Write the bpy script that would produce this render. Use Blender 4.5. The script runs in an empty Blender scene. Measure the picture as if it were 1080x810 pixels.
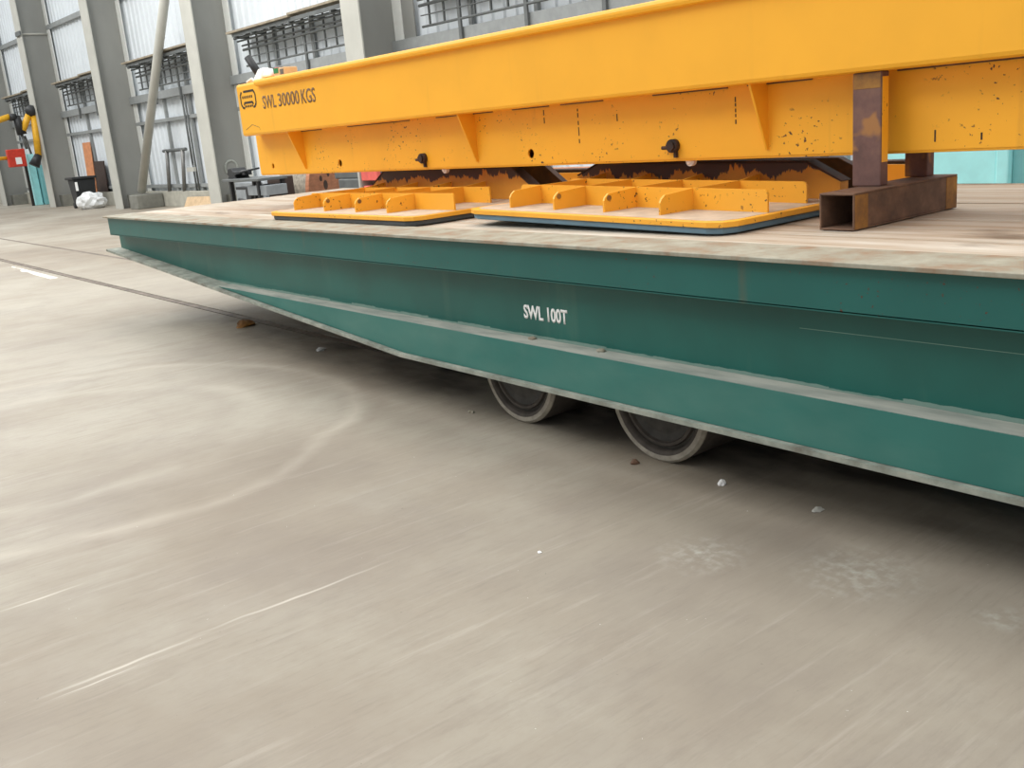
import bpy, bmesh, math, random
from mathutils import Vector, Matrix
random.seed(7)
PI = math.pi
SC = bpy.context.scene
COL = SC.collection

# ------------------------------------------------------------------ camera
PITCH, ROLL, YAW, FPX, EYE = 0.25797732, 0.08654496, 0.91921687, 1039.488, 1.6
cy, sy, cp, sp = math.cos(YAW), math.sin(YAW), math.cos(PITCH), math.sin(PITCH)
fw = Vector((-sy * cp, cy * cp, -sp)); rt = Vector((cy, sy, 0)); dn = fw.cross(rt)
cr, sr = math.cos(ROLL), math.sin(ROLL)
r2 = cr * rt + sr * dn; d2 = -sr * rt + cr * dn
cam = bpy.data.cameras.new('camera'); cam_o = bpy.data.objects.new('camera', cam); COL.objects.link(cam_o)
M = Matrix((r2, -d2, -fw)).transposed().to_4x4(); M.translation = (0, 0, EYE)
cam_o.matrix_world = M
cam.sensor_fit = 'HORIZONTAL'; cam.sensor_width = 36.0; cam.lens = 36.0 * FPX / 1080.0
cam.clip_start = 0.05; cam.clip_end = 300
SC.camera = cam_o

# ------------------------------------------------------------------ light
w = bpy.data.worlds.new('overcast_rooflight'); SC.world = w; w.use_nodes = True
wn_ = w.node_tree.nodes; wk = w.node_tree.links
tc_ = wn_.new('ShaderNodeTexCoord'); sx_ = wn_.new('ShaderNodeSeparateXYZ'); wk.new(tc_.outputs['Generated'], sx_.inputs[0])
mr_ = wn_.new('ShaderNodeMapRange'); mr_.inputs[1].default_value = 0.05; mr_.inputs[2].default_value = 0.85
mr_.inputs[3].default_value = 0.36; mr_.inputs[4].default_value = 1.0; wk.new(sx_.outputs[2], mr_.inputs[0])
wk.new(mr_.outputs[0], wn_['Background'].inputs[1])
wn_['Background'].inputs[0].default_value = (0.97, 0.985, 1.0, 1)

def area(name, loc, size, power, target, col=(1, 1, 1)):
    l = bpy.data.lights.new(name, 'AREA'); l.shape = 'RECTANGLE'; l.size, l.size_y = size
    l.energy = power; l.color = col
    o = bpy.data.objects.new(name, l); COL.objects.link(o); o.location = loc
    o.rotation_euler = (Vector(target) - Vector(loc)).to_track_quat('-Z', 'Y').to_euler()
    return o
area('unseen_overhead_light', (-16, -3, 12), (26, 4), 1700, (-12, 3, 0), (1.0, 0.975, 0.93))  # unseen fill from the front, added to brighten the yellow beam
area('unseen_overhead_light', (-8, 6.5, 12), (26, 4), 900, (-8, 3.5, 0), (1.0, 0.98, 0.95))
area('unseen_overhead_light', (-34, 3, 12), (30, 3), 1150, (-34, 8, 0), (1.0, 1.0, 0.97))

vs = SC.view_settings
vs.view_transform = 'Standard'; vs.look = 'None'; vs.gamma = 1.0; vs.use_curve_mapping = False
vs.exposure = 0.32
SC.cycles.use_denoising = True
SC.cycles.max_bounces = 6

# ------------------------------------------------------------------ frames
PB = Vector((-2.5, 3.96, 0))
F_W = Matrix.Identity(4)
F_BEAM = Matrix.Translation(PB) @ Matrix.Rotation(0.0245, 4, 'Z')
F_WALL = Matrix.Translation((-32.41, 9.927, 0)) @ Matrix.Rotation(0.0322, 4, 'Z')

# ------------------------------------------------------------------ materials
def lin(c):
    return tuple(((v / 255.0) / 12.92 if v / 255.0 <= 0.04045 else ((v / 255.0 + 0.055) / 1.055) ** 2.4) for v in c) + (1,)

class NM:
    def __init__(s, name, rough=0.6, metal=0.0):
        s.m = bpy.data.materials.new(name); s.m.use_nodes = True
        s.nt = s.m.node_tree; s.n = s.nt.nodes; s.b = s.n['Principled BSDF']
        s.b.inputs['Roughness'].default_value = rough; s.b.inputs['Metallic'].default_value = metal
        s._pos = None
    def L(s, a, b): s.nt.links.new(a, b)
    def pos(s):
        if s._pos is None:
            s._pos = s.n.new('ShaderNodeNewGeometry').outputs['Position']
        return s._pos
    def mapped(s, scale=(1, 1, 1), loc=(0, 0, 0), rot=(0, 0, 0)):
        mp = s.n.new('ShaderNodeMapping'); mp.inputs['Scale'].default_value = scale
        mp.inputs['Location'].default_value = loc; mp.inputs['Rotation'].default_value = rot
        s.L(s.pos(), mp.inputs[0]); return mp.outputs[0]
    def noise(s, scale, detail=4, stretch=(1, 1, 1), rough=0.55, loc=(0, 0, 0)):
        t = s.n.new('ShaderNodeTexNoise'); t.inputs['Scale'].default_value = scale
        t.inputs['Detail'].default_value = detail; t.inputs['Roughness'].default_value = rough
        s.L(s.mapped(stretch, loc), t.inputs['Vector']); return t.outputs['Fac']
    def ramp(s, fac, stops):
        r = s.n.new('ShaderNodeValToRGB'); e = r.color_ramp.elements
        while len(e) < len(stops): e.new(0.5)
        for i, (p, v) in enumerate(stops):
            e[i].position = p; e[i].color = v if isinstance(v, tuple) else (v, v, v, 1)
        s.L(fac, r.inputs[0]); return r.outputs[0]
    def mix(s, fac, a, b, mode='MIX'):
        x = s.n.new('ShaderNodeMix'); x.data_type = 'RGBA'; x.blend_type = mode
        for k, v in ((0, fac), (6, a), (7, b)):
            if hasattr(v, 'links') or hasattr(v, 'is_linked'): s.L(v, x.inputs[k])
            else: x.inputs[k].default_value = v
        return x.outputs[2]
    def math(s, op, a, b=None, clamp=False):
        x = s.n.new('ShaderNodeMath'); x.operation = op; x.use_clamp = clamp
        for k, v in ((0, a), (1, b)):
            if v is None: continue
            if hasattr(v, 'is_linked'): s.L(v, x.inputs[k])
            else: x.inputs[k].default_value = v
        return x.outputs[0]
    def xyz(s):
        x = s.n.new('ShaderNodeSeparateXYZ'); s.L(s.pos(), x.inputs[0]); return x.outputs
    def color(s, c):
        if hasattr(c, 'is_linked'): s.L(c, s.b.inputs['Base Color'])
        else: s.b.inputs['Base Color'].default_value = c
        return s
    def bump(s, h, strength=0.3, dist=0.01):
        b = s.n.new('ShaderNodeBump'); b.inputs['Strength'].default_value = strength
        b.inputs['Distance'].default_value = dist
        s.L(h, b.inputs['Height']); s.L(b.outputs[0], s.b.inputs['Normal']); return s

def simple(name, c, rough=0.6, metal=0.0, var=0.12, scale=6, stretch=(1, 1, 1)):
    q = NM(name, rough, metal); c = lin(c)
    lo = tuple(v * (1 - var) for v in c[:3]) + (1,); hi = tuple(min(1, v * (1 + var)) for v in c[:3]) + (1,)
    q.color(q.ramp(q.noise(scale, 5, stretch), [(0.35, lo), (0.65, hi)])); return q.m

def paint(name, base, rust=(84, 50, 34), amount=0.0, rough=0.42, dust=None, drips=0.0, var=0.07):
    """painted steel: slight mottling, chips of rust, vertical rust drips"""
    q = NM(name, rough); b = lin(base)
    lo = tuple(v * (1 - var) for v in b[:3]) + (1,); hi = tuple(v * (1 + var) for v in b[:3]) + (1,)
    c = q.ramp(q.noise(2.5, 4), [(0.35, lo), (0.65, hi)])
    if dust:
        c = q.mix(q.ramp(q.noise(1.6, 6, (1, 1, 2.5)), [(0.4, 0.0), (0.75, 0.55)]), c, lin(dust))
    if drips:
        k = q.math('MULTIPLY', q.ramp(q.noise(9, 3, (1, 1, 0.06)), [(0.60, 0.0), (0.75, 1.0)]),
                   q.ramp(q.noise(1.7, 3), [(0.45, 0.0), (0.62, 1.0)]))
        c = q.mix(q.math('MULTIPLY', k, drips), c, lin((118, 84, 50)))
    if amount:
        k = q.math('MULTIPLY', q.ramp(q.noise(48, 3), [(0.66 - amount * 0.1, 0.0), (0.69 - amount * 0.1, 1.0)]),
                   q.ramp(q.noise(2.2, 2), [(0.48, 0.0), (0.56, 1.0)]))
        c = q.mix(k, c, lin(rust))
    q.color(c); q.bump(q.noise(60, 2), 0.06, 0.002); return q.m

def m_floor():
    q = NM('concrete_floor', 0.62)
    X, Y, Z = q.xyz()
    c = q.ramp(q.noise(0.55, 7, (1, 1, 1), 0.6), [(0.3, lin((128, 117, 103))), (0.5, lin((144, 134, 119))), (0.72, lin((163, 157, 143)))])
    # broad paler patches
    c = q.mix(q.ramp(q.noise(0.16, 3, loc=(3.1, 0.4, 0)), [(0.42, 0.0), (0.62, 0.45)]), c, lin((180, 175, 162)))
    # tyre streaks running across the rails
    s1 = q.noise(7, 6, (1.0, 0.09, 1), 0.65)
    c = q.mix(q.ramp(s1, [(0.52, 0.0), (0.74, 0.34)]), c, lin((128, 116, 102)))
    s2 = q.noise(16, 5, (1.0, 0.05, 1), 0.7, (4, 2, 0))
    c = q.mix(q.ramp(s2, [(0.56, 0.0), (0.78, 0.35)]), c, lin((192, 184, 172)))
    s3 = q.noise(38, 5, (1.0, 0.12, 1), 0.75, (9, 1, 0))
    c = q.mix(q.ramp(s3, [(0.50, 0.0), (0.72, 0.32)]), c, lin((116, 106, 96)))
    s4 = q.noise(5.5, 9, (1.0, 0.5, 1), 0.8, (2, 7, 0))
    c = q.mix(q.ramp(s4, [(0.50, 0.0), (0.70, 0.30)]), c, lin((128, 117, 106)))
    c = q.mix(q.ramp(q.noise(1.1, 7, (1.0, 0.6, 1), 0.7, (11, 2, 0)), [(0.50, 0.0), (0.68, 0.28)]), c, lin((118, 108, 100)))
    # turning circles left by tyres
    dx = q.math('ADD', X, 6.2); dy = q.math('SUBTRACT', Y, 1.2)
    rr = q.math('SQRT', q.math('ADD', q.math('MULTIPLY', dx, dx), q.math('MULTIPLY', dy, dy)))
    rr = q.math('ADD', rr, q.math('MULTIPLY', q.math('SUBTRACT', q.noise(0.9, 3), 0.5), 0.5))
    for R, wd, cc, st in ((1.82, 0.09, (190, 181, 166), 0.42), (1.98, 0.09, (136, 124, 110), 0.42), (1.05, 0.09, (142, 132, 120), 0.45),
                          (1.25, 0.12, (192, 186, 172), 0.3), (2.5, 0.14, (134, 124, 112), 0.35), (0.72, 0.05, (142, 132, 120), 0.3)):
        d = q.math('ABSOLUTE', q.math('SUBTRACT', rr, R))
        k = q.math('MULTIPLY', q.math('SUBTRACT', 1.0, q.math('DIVIDE', d, wd), True), st)
        k = q.math('MULTIPLY', k, q.ramp(q.noise(1.3, 3, loc=(R, 0, 0)), [(0.35, 0.0), (0.6, 1.0)]))
        c = q.mix(k, c, lin(cc))
    # pale scraped lines
    for x0, y0, y1, wd in ((-3.125, 0.4, 1.0, 0.012), (-3.14, 0.9, 1.75, 0.010), (-3.09, 0.45, 0.75, 0.006), (-3.9, 0.45, 0.8, 0.01)):
        xx = q.math('ADD', X, q.math('MULTIPLY', q.math('SUBTRACT', q.noise(3, 2), 0.5), 0.05))
        k = q.math('SUBTRACT', 1.0, q.math('DIVIDE', q.math('ABSOLUTE', q.math('SUBTRACT', xx, x0)), wd), True)
        ym, yh = (y0 + y1) / 2, (y1 - y0) / 2
        k2 = q.math('SUBTRACT', 1.0, q.math('DIVIDE', q.math('ABSOLUTE', q.math('SUBTRACT', Y, ym)), yh), True)
        k = q.math('MULTIPLY', k, q.math('MULTIPLY', k2, 1.2), True)
        c = q.mix(q.math('MULTIPLY', k, 0.7), c, lin((208, 201, 188)))
    # chalky spill patches
    for px, py, pr in ((-2.27, 2.55, 0.20), (-1.78, 2.80, 0.26), (-1.29, 2.80, 0.10)):
        d = q.math('SQRT', q.math('ADD', q.math('POWER', q.math('SUBTRACT', X, px), 2.0), q.math('POWER', q.math('SUBTRACT', Y, py), 2.0)))
        k = q.math('SUBTRACT', 1.0, q.math('DIVIDE', d, pr), True)
        k = q.math('MULTIPLY', k, q.ramp(q.noise(22, 5), [(0.45, 0.0), (0.70, 0.55)]))
        c = q.mix(k, c, lin((196, 196, 186)))
    # oily dirt along the rail slot, band widened to darken the trolley's shadow
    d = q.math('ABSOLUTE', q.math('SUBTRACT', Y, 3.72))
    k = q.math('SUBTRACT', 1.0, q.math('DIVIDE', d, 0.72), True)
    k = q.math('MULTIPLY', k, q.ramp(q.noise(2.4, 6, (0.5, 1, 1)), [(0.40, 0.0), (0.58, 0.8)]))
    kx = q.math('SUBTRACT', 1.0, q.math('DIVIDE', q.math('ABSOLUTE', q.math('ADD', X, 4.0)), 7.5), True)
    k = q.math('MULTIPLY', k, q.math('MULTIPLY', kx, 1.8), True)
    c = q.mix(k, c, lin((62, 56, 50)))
    # remains of white line paint beside the rail
    k = q.math('SUBTRACT', 1.0, q.math('DIVIDE', q.math('ABSOLUTE', q.math('SUBTRACT', Y, 3.52)), 0.06), True)
    k = q.math('MULTIPLY', q.math('GREATER_THAN', k, 0.1), q.ramp(q.noise(1.1, 6, (0.5, 1.6, 1), loc=(5, 0, 0)), [(0.50, 0.0), (0.53, 0.9)]))
    k = q.math('MULTIPLY', k, q.math('LESS_THAN', X, -15.2))
    c = q.mix(k, c, lin((236, 236, 228)))
    # dark specks and grime
    c = q.mix(q.ramp(q.noise(45, 2), [(0.74, 0.0), (0.78, 0.5)]), c, lin((92, 84, 76)))
    c = q.mix(q.ramp(q.noise(70, 2, loc=(7, 3, 0)), [(0.77, 0.0), (0.80, 0.9)]), c, lin((238, 236, 228)))
    q.color(c)
    q.L(q.ramp(q.noise(1.2, 5), [(0.3, 0.5), (0.7, 0.72)]), q.b.inputs['Roughness'])
    q.bump(q.noise(25, 6), 0.15, 0.004)
    return q.m

def m_planks():
    q = NM('weathered_planks', 0.8)
    X, Y, Z = q.xyz()
    brd = q.math('FLOOR', q.math('DIVIDE', q.math('SUBTRACT', Y, 3.27), 0.296))
    wn = q.n.new('ShaderNodeTexWhiteNoise'); wn.noise_dimensions = '1D'; q.L(brd, wn.inputs['W'])
    g = q.noise(7, 8, (0.12, 1.6, 1), 0.7)
    c = q.ramp(g, [(0.28, lin((118, 98, 78))), (0.42, lin((176, 162, 142))), (0.55, lin((200, 195, 182))), (0.72, lin((224, 223, 214)))])
    c = q.mix(q.math('MULTIPLY', wn.outputs['Value'], 0.28), c, lin((140, 124, 104)))
    # browner, trodden boards along the far half
    fb = q.math('MULTIPLY', q.ramp(q.math('ADD', q.math('MULTIPLY', Y, 0.12), q.math('MULTIPLY', q.noise(1.1, 4), 0.25)), [(0.55, 0.0), (0.66, 1.0)]), 0.5)
    c = q.mix(fb, c, lin((150, 126, 102)))
    c = q.mix(q.ramp(q.noise(0.7, 5), [(0.45, 0.0), (0.68, 0.45)]), c, lin((160, 132, 108)))
    c = q.mix(q.ramp(q.noise(3.2, 6, (0.35, 1, 1), loc=(2, 0, 0)), [(0.60, 0.0), (0.70, 0.7)]), c, lin((96, 78, 62)))
    q.color(c); q.bump(g, 0.35, 0.004); return q.m

def m_rust(name, a=(92, 64, 48), b=(128, 92, 66), c3=(66, 52, 46), patches=None):
    q = NM(name, 0.75)
    c = q.ramp(q.noise(7, 7, (1, 1, 1), 0.65), [(0.3, lin(c3)), (0.5, lin(a)), (0.72, lin(b))])
    if patches: c = q.mix(q.ramp(q.noise(5, 3, (1, 1, 1), loc=(1.3, 5, 2)), [(0.56, 0.0), (0.62, 0.85)]), c, lin(patches))
    q.color(c); q.bump(q.noise(40, 4), 0.25, 0.003); return q.m

def m_peel():
    """yellow paint worn away to dark steel towards the upper edge, ragged edge with runs"""
    q = NM('peeling_yellow_paint', 0.55)
    X, Y, Z = q.xyz()
    run = q.noise(9, 5, (1, 1, 0.25), 0.7)
    h = q.math('ADD', Z, q.math('MULTIPLY', q.math('SUBTRACT', run, 0.5), 0.26))
    h = q.math('ADD', h, q.math('MULTIPLY', q.math('SUBTRACT', q.noise(1.3, 2), 0.5), 0.10))
    k = q.ramp(h, [(0.0, 0.0), (1.0, 1.0)])
    mr = q.n.new('ShaderNodeMapRange'); q.L(h, mr.inputs[0]); mr.inputs[1].default_value = 1.238; mr.inputs[2].default_value = 1.246
    yel = q.ramp(q.noise(3, 4), [(0.35, lin((206, 138, 46))), (0.65, lin((226, 156, 56)))])
    q.color(q.mix(mr.outputs[0], yel, lin((74, 56, 50)))); return q.m

def m_dust():
    q = NM('dusty_ledge', 0.85)
    q.color(q.ramp(q.noise(12, 5, (0.3, 1, 1)), [(0.35, lin((142, 148, 140))), (0.65, lin((178, 178, 168)))])); return q.m

def m_web():
    """green web with a ragged line of dust above the ledge and a fine scratch"""
    q = NM('green_paint_web', 0.42)
    X, Y, Z = q.xyz()
    c = q.ramp(q.noise(2.0, 5), [(0.35, lin((12, 84, 76))), (0.65, lin((18, 95, 86)))])
    c = q.mix(q.ramp(q.noise(5, 4, (1, 1, 0.12)), [(0.6, 0.0), (0.8, 0.18)]), c, lin((120, 140, 120)))
    st = q.n.new('ShaderNodeTexNoise'); st.inputs['Scale'].default_value = 1.0; st.inputs['Detail'].default_value = 1
    fx = q.math('MULTIPLY', q.math('FLOOR', q.math('MULTIPLY', X, 3.3)), 0.77)
    cb = q.n.new('ShaderNodeCombineXYZ'); q.L(fx, cb.inputs[0]); q.L(cb.outputs[0], st.inputs['Vector'])
    lim = q.math('ADD', q.math('MULTIPLY', q.math('SUBTRACT', st.outputs['Fac'], 0.5), 0.04), 0.540)
    lim = q.math('ADD', lim, q.math('MULTIPLY', q.math('SUBTRACT', q.noise(18, 3), 0.5), 0.012))
    k = q.math('LESS_THAN', Z, lim)
    c = q.mix(q.math('MULTIPLY', k, 0.8), c, lin((128, 152, 142)))
    zl = q.math('ADD', q.math('MULTIPLY', X, 0.006), 0.765)
    sc = q.math('MULTIPLY', q.math('LESS_THAN', q.math('ABSOLUTE', q.math('SUBTRACT', Z, zl)), 0.0012), q.math('GREATER_THAN', X, -2.25))
    c = q.mix(q.math('MULTIPLY', sc, 0.6), c, lin((140, 172, 158)))
    q.color(c); return q.m

M = {}
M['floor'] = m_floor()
M['planks'] = m_planks()
M['green'] = paint('green_paint', (20, 92, 86), rough=0.4, drips=0.45, amount=0.1)
M['green_low'] = paint('dusty_green_paint', (42, 106, 98), rough=0.55, dust=(86, 128, 118))
M['web'] = m_web()
M['dust'] = m_dust()
M['edge'] = m_rust('worn_edge_plate', (148, 144, 128), (168, 167, 152), (140, 114, 90))
M['flange'] = m_rust('dusty_flange', (138, 144, 134), (172, 172, 160), (108, 106, 96))
M['yellow'] = paint('yellow_paint', (254, 184, 44), rough=0.5, drips=0.10, var=0.03)
M['yellow_low'] = paint('chipped_yellow_paint', (253, 182, 44), rough=0.5, amount=0.18, drips=0.25, var=0.04)
M['yellow_pad'] = paint('worn_yellow_paint', (246, 176, 54), rough=0.45, amount=0.15, var=0.05)
M['pad_top'] = simple('dusty_pad_plate', (190, 172, 150), 0.8, var=0.15, scale=9)
M['peel'] = m_peel()
M['rust'] = m_rust('rusty_steel', (104, 78, 62), (134, 102, 80), (78, 60, 50))
M['rust_post'] = m_rust('rusty_post', (112, 82, 76), (134, 100, 84), (92, 68, 64), patches=(168, 118, 66))
M['rust_yel'] = m_rust('worn_yellow_over_rust', (140, 98, 46), (176, 128, 58), (92, 66, 46))
M['rust_dark'] = m_rust('dark_rusty_steel', (62, 44, 36), (92, 62, 42), (40, 32, 30))
M['rubber'] = simple('dark_rubber', (74, 80, 84), 0.6)
M['rubber_blue'] = simple('blue_grey_rubber', (98, 128, 146), 0.55)
M['rail_dirty'] = simple('dirty_rail_steel', (112, 102, 92), 0.6, 0.2, 0.3, 5)
M['steel_dark'] = simple('dark_steel', (48, 46, 44), 0.55, 0.3)
M['steel'] = simple('grey_steel', (128, 128, 126), 0.45, 0.4)
M['wheel_rim'] = simple('dusty_rim', (150, 144, 132), 0.8, 0.0, 0.2, 20)
M['wheel'] = simple('cast_iron', (72, 66, 60), 0.75, 0.1, 0.25, 18)  # kept dark to carry the shade on the tread
M['wheel_in'] = simple('oily_cast_iron', (58, 56, 52), 0.6, 0.1, 0.3, 14)
M['col_face'] = simple('pale_grey_column_paint', (186, 186, 178), 0.6, var=0.05, scale=2)
M['strip'] = simple('lit_column_paint', (218, 220, 216), 0.6, var=0.04)  # rear flange facing the light, its brightness put into the colour
M['col_web'] = simple('shaded_column_paint', (140, 141, 137), 0.6, var=0.07, scale=1.2, stretch=(1, 1, 0.4))  # web grey darker than the flange, partly to carry its shade
M['clad'] = simple('white_cladding', (216, 223, 228), 0.5, var=0.04, scale=1.5)
M['purlin'] = simple('grey_rail_steel', (146, 150, 150), 0.5, var=0.08)
M['rack'] = simple('dark_rack_steel', (98, 102, 102), 0.6, var=0.15)
M['shelf'] = simple('shelf_board', (150, 140, 122), 0.8, var=0.2)
M['concrete'] = simple('wall_concrete', (176, 174, 162), 0.85, var=0.12, scale=4)
M['concrete_dk'] = simple('pedestal_concrete', (128, 128, 120), 0.85, var=0.15, scale=4)
M['pinkgrey'] = simple('lower_wall_sheet', (186, 178, 176), 0.6, var=0.06)
M['turq'] = simple('turquoise_paint', (176, 244, 247), 0.5, var=0.05)
M['teal'] = simple('teal_paint', (122, 186, 190), 0.5, var=0.06)
M['black'] = simple('black_plastic', (36, 38, 40), 0.5)
M['white'] = simple('white_paint_letters', (252, 252, 250), 0.5, var=0.01)
M['ink'] = simple('stencil_ink', (134, 104, 76), 0.7, var=0.35, scale=40)
M['ink_dark'] = simple('black_stencil_ink', (52, 46, 40), 0.7, var=0.2, scale=40)
M['red'] = simple('red_paint', (206, 62, 44), 0.45)
M['redpink'] = simple('faded_red_paint', (226, 104, 96), 0.5)
M['tube_yel'] = simple('yellow_hose', (226, 172, 40), 0.5)
M['orange_board'] = simple('orange_board', (206, 140, 98), 0.8)
M['pale_board'] = simple('pale_plywood', (206, 178, 142), 0.8)
M['ply'] = simple('brown_plywood', (176, 118, 86), 0.8, var=0.15, stretch=(1, 1, 4))
M['lag'] = simple('grey_wood_lagging', (146, 138, 124), 0.85, var=0.25, stretch=(6, 6, 1))
M['bag'] = simple('white_plastic_sheet', (222, 224, 224), 0.4, var=0.12, scale=9)
M['cloth'] = simple('white_glove_cloth', (246, 244, 238), 0.8, var=0.04)
M['green_lbl'] = simple('green_label', (40, 130, 84), 0.5)
M['orange'] = simple('orange_plastic', (216, 128, 52), 0.5)
M['chalk'] = simple('chalk_ring', (172, 176, 170), 0.8, var=0.2, scale=10)
M['brownbox'] = simple('dark_brown_crate', (66, 52, 46), 0.8)
M['greybin'] = simple('mid_grey_paint', (136, 142, 146), 0.5)

# ------------------------------------------------------------------ mesh helpers
WM = {}                                   # world matrix of every object made here
def tag(o, label=None, cat=None, group=None, kind=None):
    if label: o['label'] = label
    if cat: o['category'] = cat
    if group: o['group'] = group
    if kind: o['kind'] = kind
    return o

class MB:
    def __init__(s, F=F_W): s.bm = bmesh.new(); s.F = F
    def hexa(s, p):
        v = [s.bm.verts.new(q) for q in p]
        for f in ((0, 3, 2, 1), (4, 5, 6, 7), (0, 1, 5, 4), (1, 2, 6, 5), (2, 3, 7, 6), (3, 0, 4, 7)):
            s.bm.faces.new([v[i] for i in f])
        return s
    def box(s, x0, x1, y0, y1, z0, z1):
        return s.hexa([(x0, y0, z0), (x1, y0, z0), (x1, y1, z0), (x0, y1, z0), (x0, y0, z1), (x1, y0, z1), (x1, y1, z1), (x0, y1, z1)])
    def prism(s, poly, a, b, axis='y'):
        """poly: 2-D outline; extruded along axis from a to b"""
        def P(u, v, t): return {'y': (u, t, v), 'x': (t, u, v), 'z': (u, v, t)}[axis]
        A = [s.bm.verts.new(P(u, v, a)) for u, v in poly]; B = [s.bm.verts.new(P(u, v, b)) for u, v in poly]
        n = len(poly)
        s.bm.faces.new(A); s.bm.faces.new(B[::-1])
        for i in range(n): s.bm.faces.new((A[i], A[(i + 1) % n], B[(i + 1) % n], B[i]))
        return s
    def tube(s, p0, p1, r, seg=16, r1=None, cap=True):
        p0, p1 = Vector(p0), Vector(p1); d = (p1 - p0).normalized()
        u = d.orthogonal().normalized(); v = d.cross(u); r1 = r if r1 is None else r1
        A = []; B = []
        for i in range(seg):
            a = 2 * PI * i / seg; o = u * math.cos(a) + v * math.sin(a)
            A.append(s.bm.verts.new(p0 + o * r)); B.append(s.bm.verts.new(p1 + o * r1))
        for i in range(seg): s.bm.faces.new((A[i], A[(i + 1) % seg], B[(i + 1) % seg], B[i])).smooth = True
        if cap: s.bm.faces.new(A[::-1]); s.bm.faces.new(B)
        return s
    def path(s, pts, r, seg=10):
        for a, b in zip(pts, pts[1:]): s.tube(a, b, r, seg)
        return s
    def lathe(s, c, axis, prof, seg=40, cap=True):
        """prof: list of (radius, distance along axis)"""
        c, d = Vector(c), Vector(axis).normalized(); u = d.orthogonal().normalized(); v = d.cross(u)
        rings = []
        for r, t in prof:
            rings.append([s.bm.verts.new(c + d * t + (u * math.cos(2 * PI * i / seg) + v * math.sin(2 * PI * i / seg)) * max(r, 1e-4)) for i in range(seg)])
        for A, B in zip(rings, rings[1:]):
            for i in range(seg): s.bm.faces.new((A[i], A[(i + 1) % seg], B[(i + 1) % seg], B[i]))
        if cap: s.bm.faces.new(rings[0][::-1]); s.bm.faces.new(rings[-1])
        return s
    def ico(s, c, r, sub=2, scale=(1, 1, 1), jit=0.0):
        g = bmesh.ops.create_icosphere(s.bm, subdivisions=sub, radius=1.0)
        for v in g['verts']:
            k = 1 + random.uniform(-jit, jit)
            v.co = Vector((v.co.x * r * scale[0] * k, v.co.y * r * scale[1] * k, v.co.z * r * scale[2] * k)) + Vector(c)
        return s
    def build(s, name, mat, parent=None, bevel=0.0, loc=None, rot=True, smooth=False):
        bmesh.ops.recalc_face_normals(s.bm, faces=s.bm.faces)
        me = bpy.data.meshes.new(name); o = bpy.data.objects.new(name, me); COL.objects.link(o)
        if parent is None:
            if loc is None:
                xs = [v.co for v in s.bm.verts]
                loc = Vector(((min(c.x for c in xs) + max(c.x for c in xs)) / 2, (min(c.y for c in xs) + max(c.y for c in xs)) / 2, min(c.z for c in xs)))
            W = s.F @ Matrix.Translation(loc)
            o.matrix_world = W; T = W.inverted() @ s.F
        else:
            o.parent = parent; W = WM[parent]; T = W.inverted() @ s.F
        WM[o] = W
        s.bm.transform(T)
        if smooth:
            for f in s.bm.faces: f.smooth = True
        s.bm.to_mesh(me); s.bm.free()
        for m in (mat if isinstance(mat, (list, tuple)) else [mat]): me.materials.append(M[m])
        if bevel:
            b = o.modifiers.new('bevel', 'BEVEL'); b.width = bevel; b.segments = 2; b.limit_method = 'ANGLE'; b.angle_limit = 0.6
            b.harden_normals = False
        return o

def empty(name, loc, F=F_W, **k):
    o = bpy.data.objects.new(name, None); COL.objects.link(o); o.empty_display_size = 0.1
    W = F @ Matrix.Translation(loc); o.matrix_world = W; WM[o] = W
    return tag(o, **k)

def text_mb(F, txt, x0, x1, z0, z1, y, bold=0.0, depth=0.002):
    """lettering standing on the plane y, facing -y, filling the given rectangle"""
    cu = bpy.data.curves.new('lettering', 'FONT'); cu.body = txt; cu.offset = bold; cu.resolution_u = 3
    t = bpy.data.objects.new('lettering', cu); COL.objects.link(t)
    dg = bpy.context.evaluated_depsgraph_get(); me = bpy.data.meshes.new_from_object(t.evaluated_get(dg))
    bpy.data.objects.remove(t); bpy.data.curves.remove(cu)
    mb = MB(F); mb.bm.from_mesh(me); bpy.data.meshes.remove(me)
    xs = [v.co.x for v in mb.bm.verts]; ys = [v.co.y for v in mb.bm.verts]
    ax, bx, ay, by = min(xs), max(xs), min(ys), max(ys)
    for v in mb.bm.verts:
        v.co = Vector((x0 + (v.co.x - ax) / (bx - ax) * (x1 - x0), y, z0 + (v.co.y - ay) / (by - ay) * (z1 - z0)))
    g = bmesh.ops.extrude_face_region(mb.bm, geom=list(mb.bm.faces))
    bmesh.ops.translate(mb.bm, verts=[e for e in g['geom'] if isinstance(e, bmesh.types.BMVert)], vec=(0, -depth, 0))
    return mb

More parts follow.
